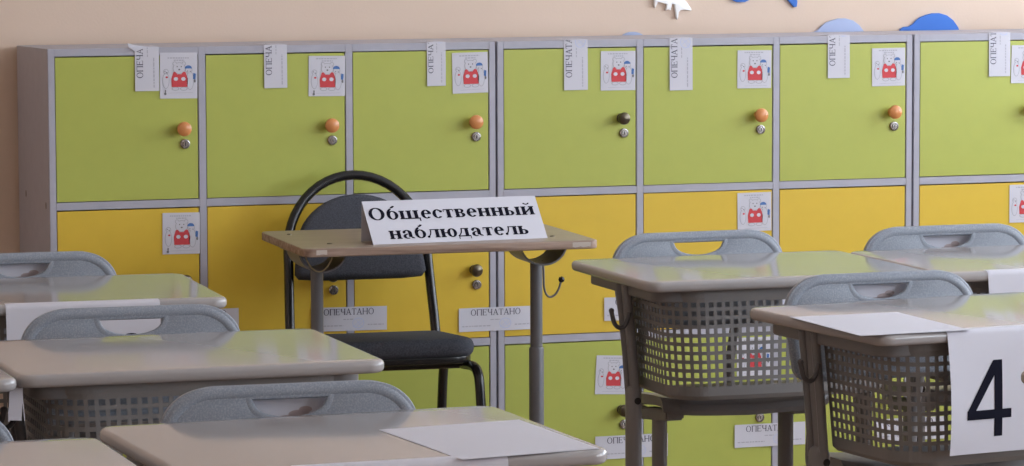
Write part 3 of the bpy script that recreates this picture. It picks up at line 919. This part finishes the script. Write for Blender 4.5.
# ------------------------------------------------------------------ the observer's wooden desk
WX, WY, WR, WH, WW, WD = .738, -.805, -.0344, .7185, .672, .444
def wooden_desk():
    t = thing('wooden_desk', 'wooden-topped single desk with grey steel legs, carrying the folded name sign', 'desk', (WX, WY, 0), WR)
    plate('tabletop', [rrect(-WW / 2, WW / 2, 0, WD, [.022, .022, .022, .022], 6)], .0095, .003, WOOD, t, Matrix.Translation((0, 0, WH - .0095)), 2)
    tt = t.children[0] if t.children else [o for o in bpy.data.objects if o.parent == t][0]
    tt.data.materials.append(WOODE)
    for p in tt.data.polygons:
        if abs(p.normal.z) < .6: p.material_index = 1
    # chipped corners
    bm = bmesh.new()
    for x0, x1 in ((WW / 2 - .062, WW / 2 - .020), (-WW / 2 + .028, -WW / 2 + .052)):
        n = 7
        pts = [(x0 + (x1 - x0) * i / n, random.uniform(.0030, .0062), random.uniform(.0085, .0110)) for i in range(n + 1)]
        for a, b in zip(pts, pts[1:]):
            v = [bm.verts.new(q) for q in ((a[0], -.0006, WH - .004 - a[2]), (b[0], -.0006, WH - .004 - b[2]), (b[0], -.0004, WH - .0035), (a[0], -.0004, WH - .0035))]
            bm.faces.new(v)
    obj('chipped_edge', bm, CHIP, t, smooth=False)
    for sx in (-1, 1):
        px = sx * .2555
        # bent strap under the top
        bm = bmesh.new()
        R, w, n = .056, .062, 18
        prof = []
        for i in range(n + 1):
            a = PI + PI * i / n
            prof.append((R * math.cos(a), .050 * math.sin(a)))
        prof = [(-R - .014, 0)] + prof + [(R + .014, 0)]
        zt = WH - .0205
        V = []
        for i, (x, z) in enumerate(prof):
            d = Vector((x, z)).normalized() * (.004 if 0 < i < len(prof) - 1 else 0)
            zz = z - (0 if 0 < i < len(prof) - 1 else .0)
            V.append([bm.verts.new((px + x, WD / 2 - w, zt + zz)), bm.verts.new((px + x, WD / 2 + w, zt + zz)),
                      bm.verts.new((px + x - d.x, WD / 2 + w, zt + zz - d.y - (.003 if d.length == 0 else 0))), bm.verts.new((px + x - d.x, WD / 2 - w, zt + zz - d.y - (.003 if d.length == 0 else 0)))])
        for a, b in zip(V, V[1:]):
            for k in range(4): bm.faces.new((a[k], a[(k + 1) % 4], b[(k + 1) % 4], b[k]))
        bm.faces.new(V[0]); bm.faces.new(V[-1][::-1])
        bmesh.ops.recalc_face_normals(bm, faces=bm.faces)
        obj('bracket', bm, POLE, t)
        bm = bmesh.new()
        Mx = Matrix.Translation((px, WD / 2, 0))
        lathe(bm, [(0, .030), (.0170, .030), (.0170, .452), (.0160, .456), (.0140, .457), (.0140, zt - .049), (0, zt - .049)], 24, Mx)
        l = obj('leg', bm, POLE, t)
        bm = bmesh.new()
        box(bm, px - .016, px + .016, .01, WD - .01, .006, .032, .006)
        for yy in (.04, WD - .04): box(bm, px - .014, px + .014, yy - .016, yy + .016, 0, .008)
        obj('foot', bm, POLE, l)
    # screw heads on the top
    for x, y in ((-.290, .345), (-.255, .10), (.262, .115)):
        bm = bmesh.new()
        lathe(bm, [(0, 0), (.006, 0), (.0055, .0018), (.003, .0026), (0, .0028)], 14, Matrix.Translation((x, y, WH - .0002)))
        obj('screw', bm, BRONZE, t)
    # coat hook on the right leg
    bm = bmesh.new()
    hx = .2555 + .0155
    P = [(hx, WD / 2, .655), (hx + .002, WD / 2, .630), (hx + .003, WD / 2, .595), (hx + .008, WD / 2, .577), (hx + .017, WD / 2, .570), (hx + .028, WD / 2, .574), (hx + .037, WD / 2, .586), (hx + .043, WD / 2, .604)]
    tube(bm, smooth_path(P, 6), .0026, 10)
    lathe(bm, [(0, -.0075), (.0055, -.005), (.0075, 0), (.0055, .005), (0, .0075)], 14, Matrix.Translation((hx + .0445, WD / 2, .609)), 1)
    obj('bag_hook', bm, [POLE, BLACK], t)
    bm = bmesh.new()
    px = -.2555
    pts = []
    for i in range(13):
        q = -1 + i / 6
        pts.append((px - .010 + q * .034, WD / 2 - .066, WH - .022 - .045 * (1 - q * q) ** 0.8))
    tube(bm, pts, .0016, 8)
    obj('string', bm, STRING, t)
    tube_b = bmesh.new()
    tube(tube_b, [(-.2555, WD / 2 + .01, .12), (.2555, WD / 2 + .01, .12)], .013, 14)
    obj('crossbar', tube_b, POLE, t)
wooden_desk()

# folded sign
def sign():
    L, B, H = .410, .086, .089
    o0 = Vector((.7755, -.7445, WH + .0004))
    rz = math.atan2(.0234, .410) - .012
    bm = bmesh.new()
    # y = 0 front base, ridge at .045 back, rear base at B ; front panel leans back
    yr = .080
    th = .0005
    sec = [(0, 0), (yr, H), (B, 0), (B - .0009, 0), (yr, H - .0014), (.0009, 0)]
    A = [bm.verts.new((-L / 2, y, z)) for y, z in sec]; Bv = [bm.verts.new((L / 2, y, z)) for y, z in sec]
    for i in range(6): bm.faces.new((A[i], Bv[i], Bv[(i + 1) % 6], A[(i + 1) % 6]))
    for V, s in ((A, 1), (Bv, -1)):
        for q in ((0, 1, 4, 5), (1, 2, 3, 4)): bm.faces.new([V[i] for i in q][::s])
    bmesh.ops.recalc_face_normals(bm, faces=bm.faces)
    Ls = math.hypot(yr, H)
    dy, dz = yr / Ls, H / Ls
    def f(u, v): return Vector((u, dy * v - .0005 * dz, dz * v + .0005 * dy))
    add_polys(bm, text_polys('Общественный', True, -.199, .194, .0665, .0335), f, 1)
    add_polys(bm, text_polys('наблюдатель', True, -.163, .167, .0130, .0330), f, 1)
    o = obj('name_sign', bm, [PAPER, INK], None, o0, smooth=False)
    o.rotation_euler = (0, 0, rz)
    tag(o, 'folded white paper sign reading Общественный наблюдатель on the wooden desk', 'sign')
sign()

# ------------------------------------------------------------------ the observer's chair
def visitor_chair():
    t = thing('upholstered_chair', 'black tubular chair with charcoal fabric and a round arched back behind the wooden desk', 'chair', (.708, -.345, 0), math.radians(-3))
    # arch
    pts = []
    zc, R, hw = .650, .172, .166
    rec = lambda z: .150 + .108 * (z - .44) / .40      # recline: y grows with height
    for (x, z) in ((-.176, .425), (-.174, .50), (-.171, .56), (-.169, .61)): pts.append((x, z))
    for i in range(0, 25):
        a = PI - PI * i / 24
        pts.append((.168 * math.cos(a), .648 + .178 * math.sin(a)))
    for (x, z) in ((.169, .61), (.171, .56), (.174, .50), (.176, .425)): pts.append((x, z))
    bm = bmesh.new()
    tube(bm, [(x - .010, rec(z), z - .005) for x, z in pts], .0115, 14, ref=(0, 1, 0))
    obj('back_arch', bm, BLACK, t)
    # backrest pad: dome with a flat bottom
    out = []
    for i in range(0, 25):
        a = PI * i / 24
        out.append((.150 * math.cos(a), .642 + .142 * math.sin(a) ** 0.92))
    out += [(-.154, .625), (-.157, .597), (-.148, .585), (-.10, .5815), (.10, .5815), (.148, .585), (.157, .597), (.154, .625)]
    ang = -math.atan2(.108, .40)
    Mt = Matrix.Translation((-.010, rec(.70) - .012, .695)) @ Matrix.Rotation(ang, 4, 'X') @ Matrix.Translation((0, 0, -.70)) @ Matrix.Rotation(PI / 2, 4, 'X')
    plate('backrest', [out], .020, .014, FABRIC, t, Mt, 4)
    # seat pad and its pan
    def seat_outline(g=0.0):
        return rrect(-.180 + g, .180 - g, -.205 + g, .165 - g, [.065, .065, .05, .05], 8)
    plate('seat', [seat_outline()], .022, .019, FABRIC, t, Matrix.Translation((0, 0, .444)) @ Matrix.Rotation(math.radians(-3.5), 4, 'X'), 5)
    plate('seat_pan', [seat_outline(.006)], .009, .004, BLACK, t, Matrix.Translation((0, 0, .417)) @ Matrix.Rotation(math.radians(-3.5), 4, 'X'), 2)
    for sx in (-1, 1):
        bm = bmesh.new()
        tube(bm, smooth_path([(sx * .162, .10, .403), (sx * .163, -.10, .408), (sx * .166, -.185, .413), (sx * .168, -.226, .404), (sx * .169, -.246, .362), (sx * .169, -.275, .20), (sx * .169, -.300, .012)], 6), .0115, 12)
        lathe(bm, [(0, 0), (.015, 0), (.015, .022), (.012, .026), (0, .026)], 14, Matrix.Translation((sx * .169, -.300, 0)))
        obj('leg', bm, BLACK, t)
        bm = bmesh.new()
        tube(bm, smooth_path([(sx * .165, .00, .403), (sx * .167, .06, .396), (sx * .170, .10, .366), (sx * .176, .15, .22), (sx * .184, .22, .012)], 6), .0115, 12)
        lathe(bm, [(0, 0), (.015, 0), (.015, .022), (.012, .026), (0, .026)], 14, Matrix.Translation((sx * .184, .22, 0)))
        obj('leg', bm, BLACK, t)
    bm = bmesh.new()
    tube(bm, [(-.163, -.10, .407), (.163, -.10, .407)], .010, 12)
    obj('seat_brace', bm, BLACK, t)
visitor_chair()
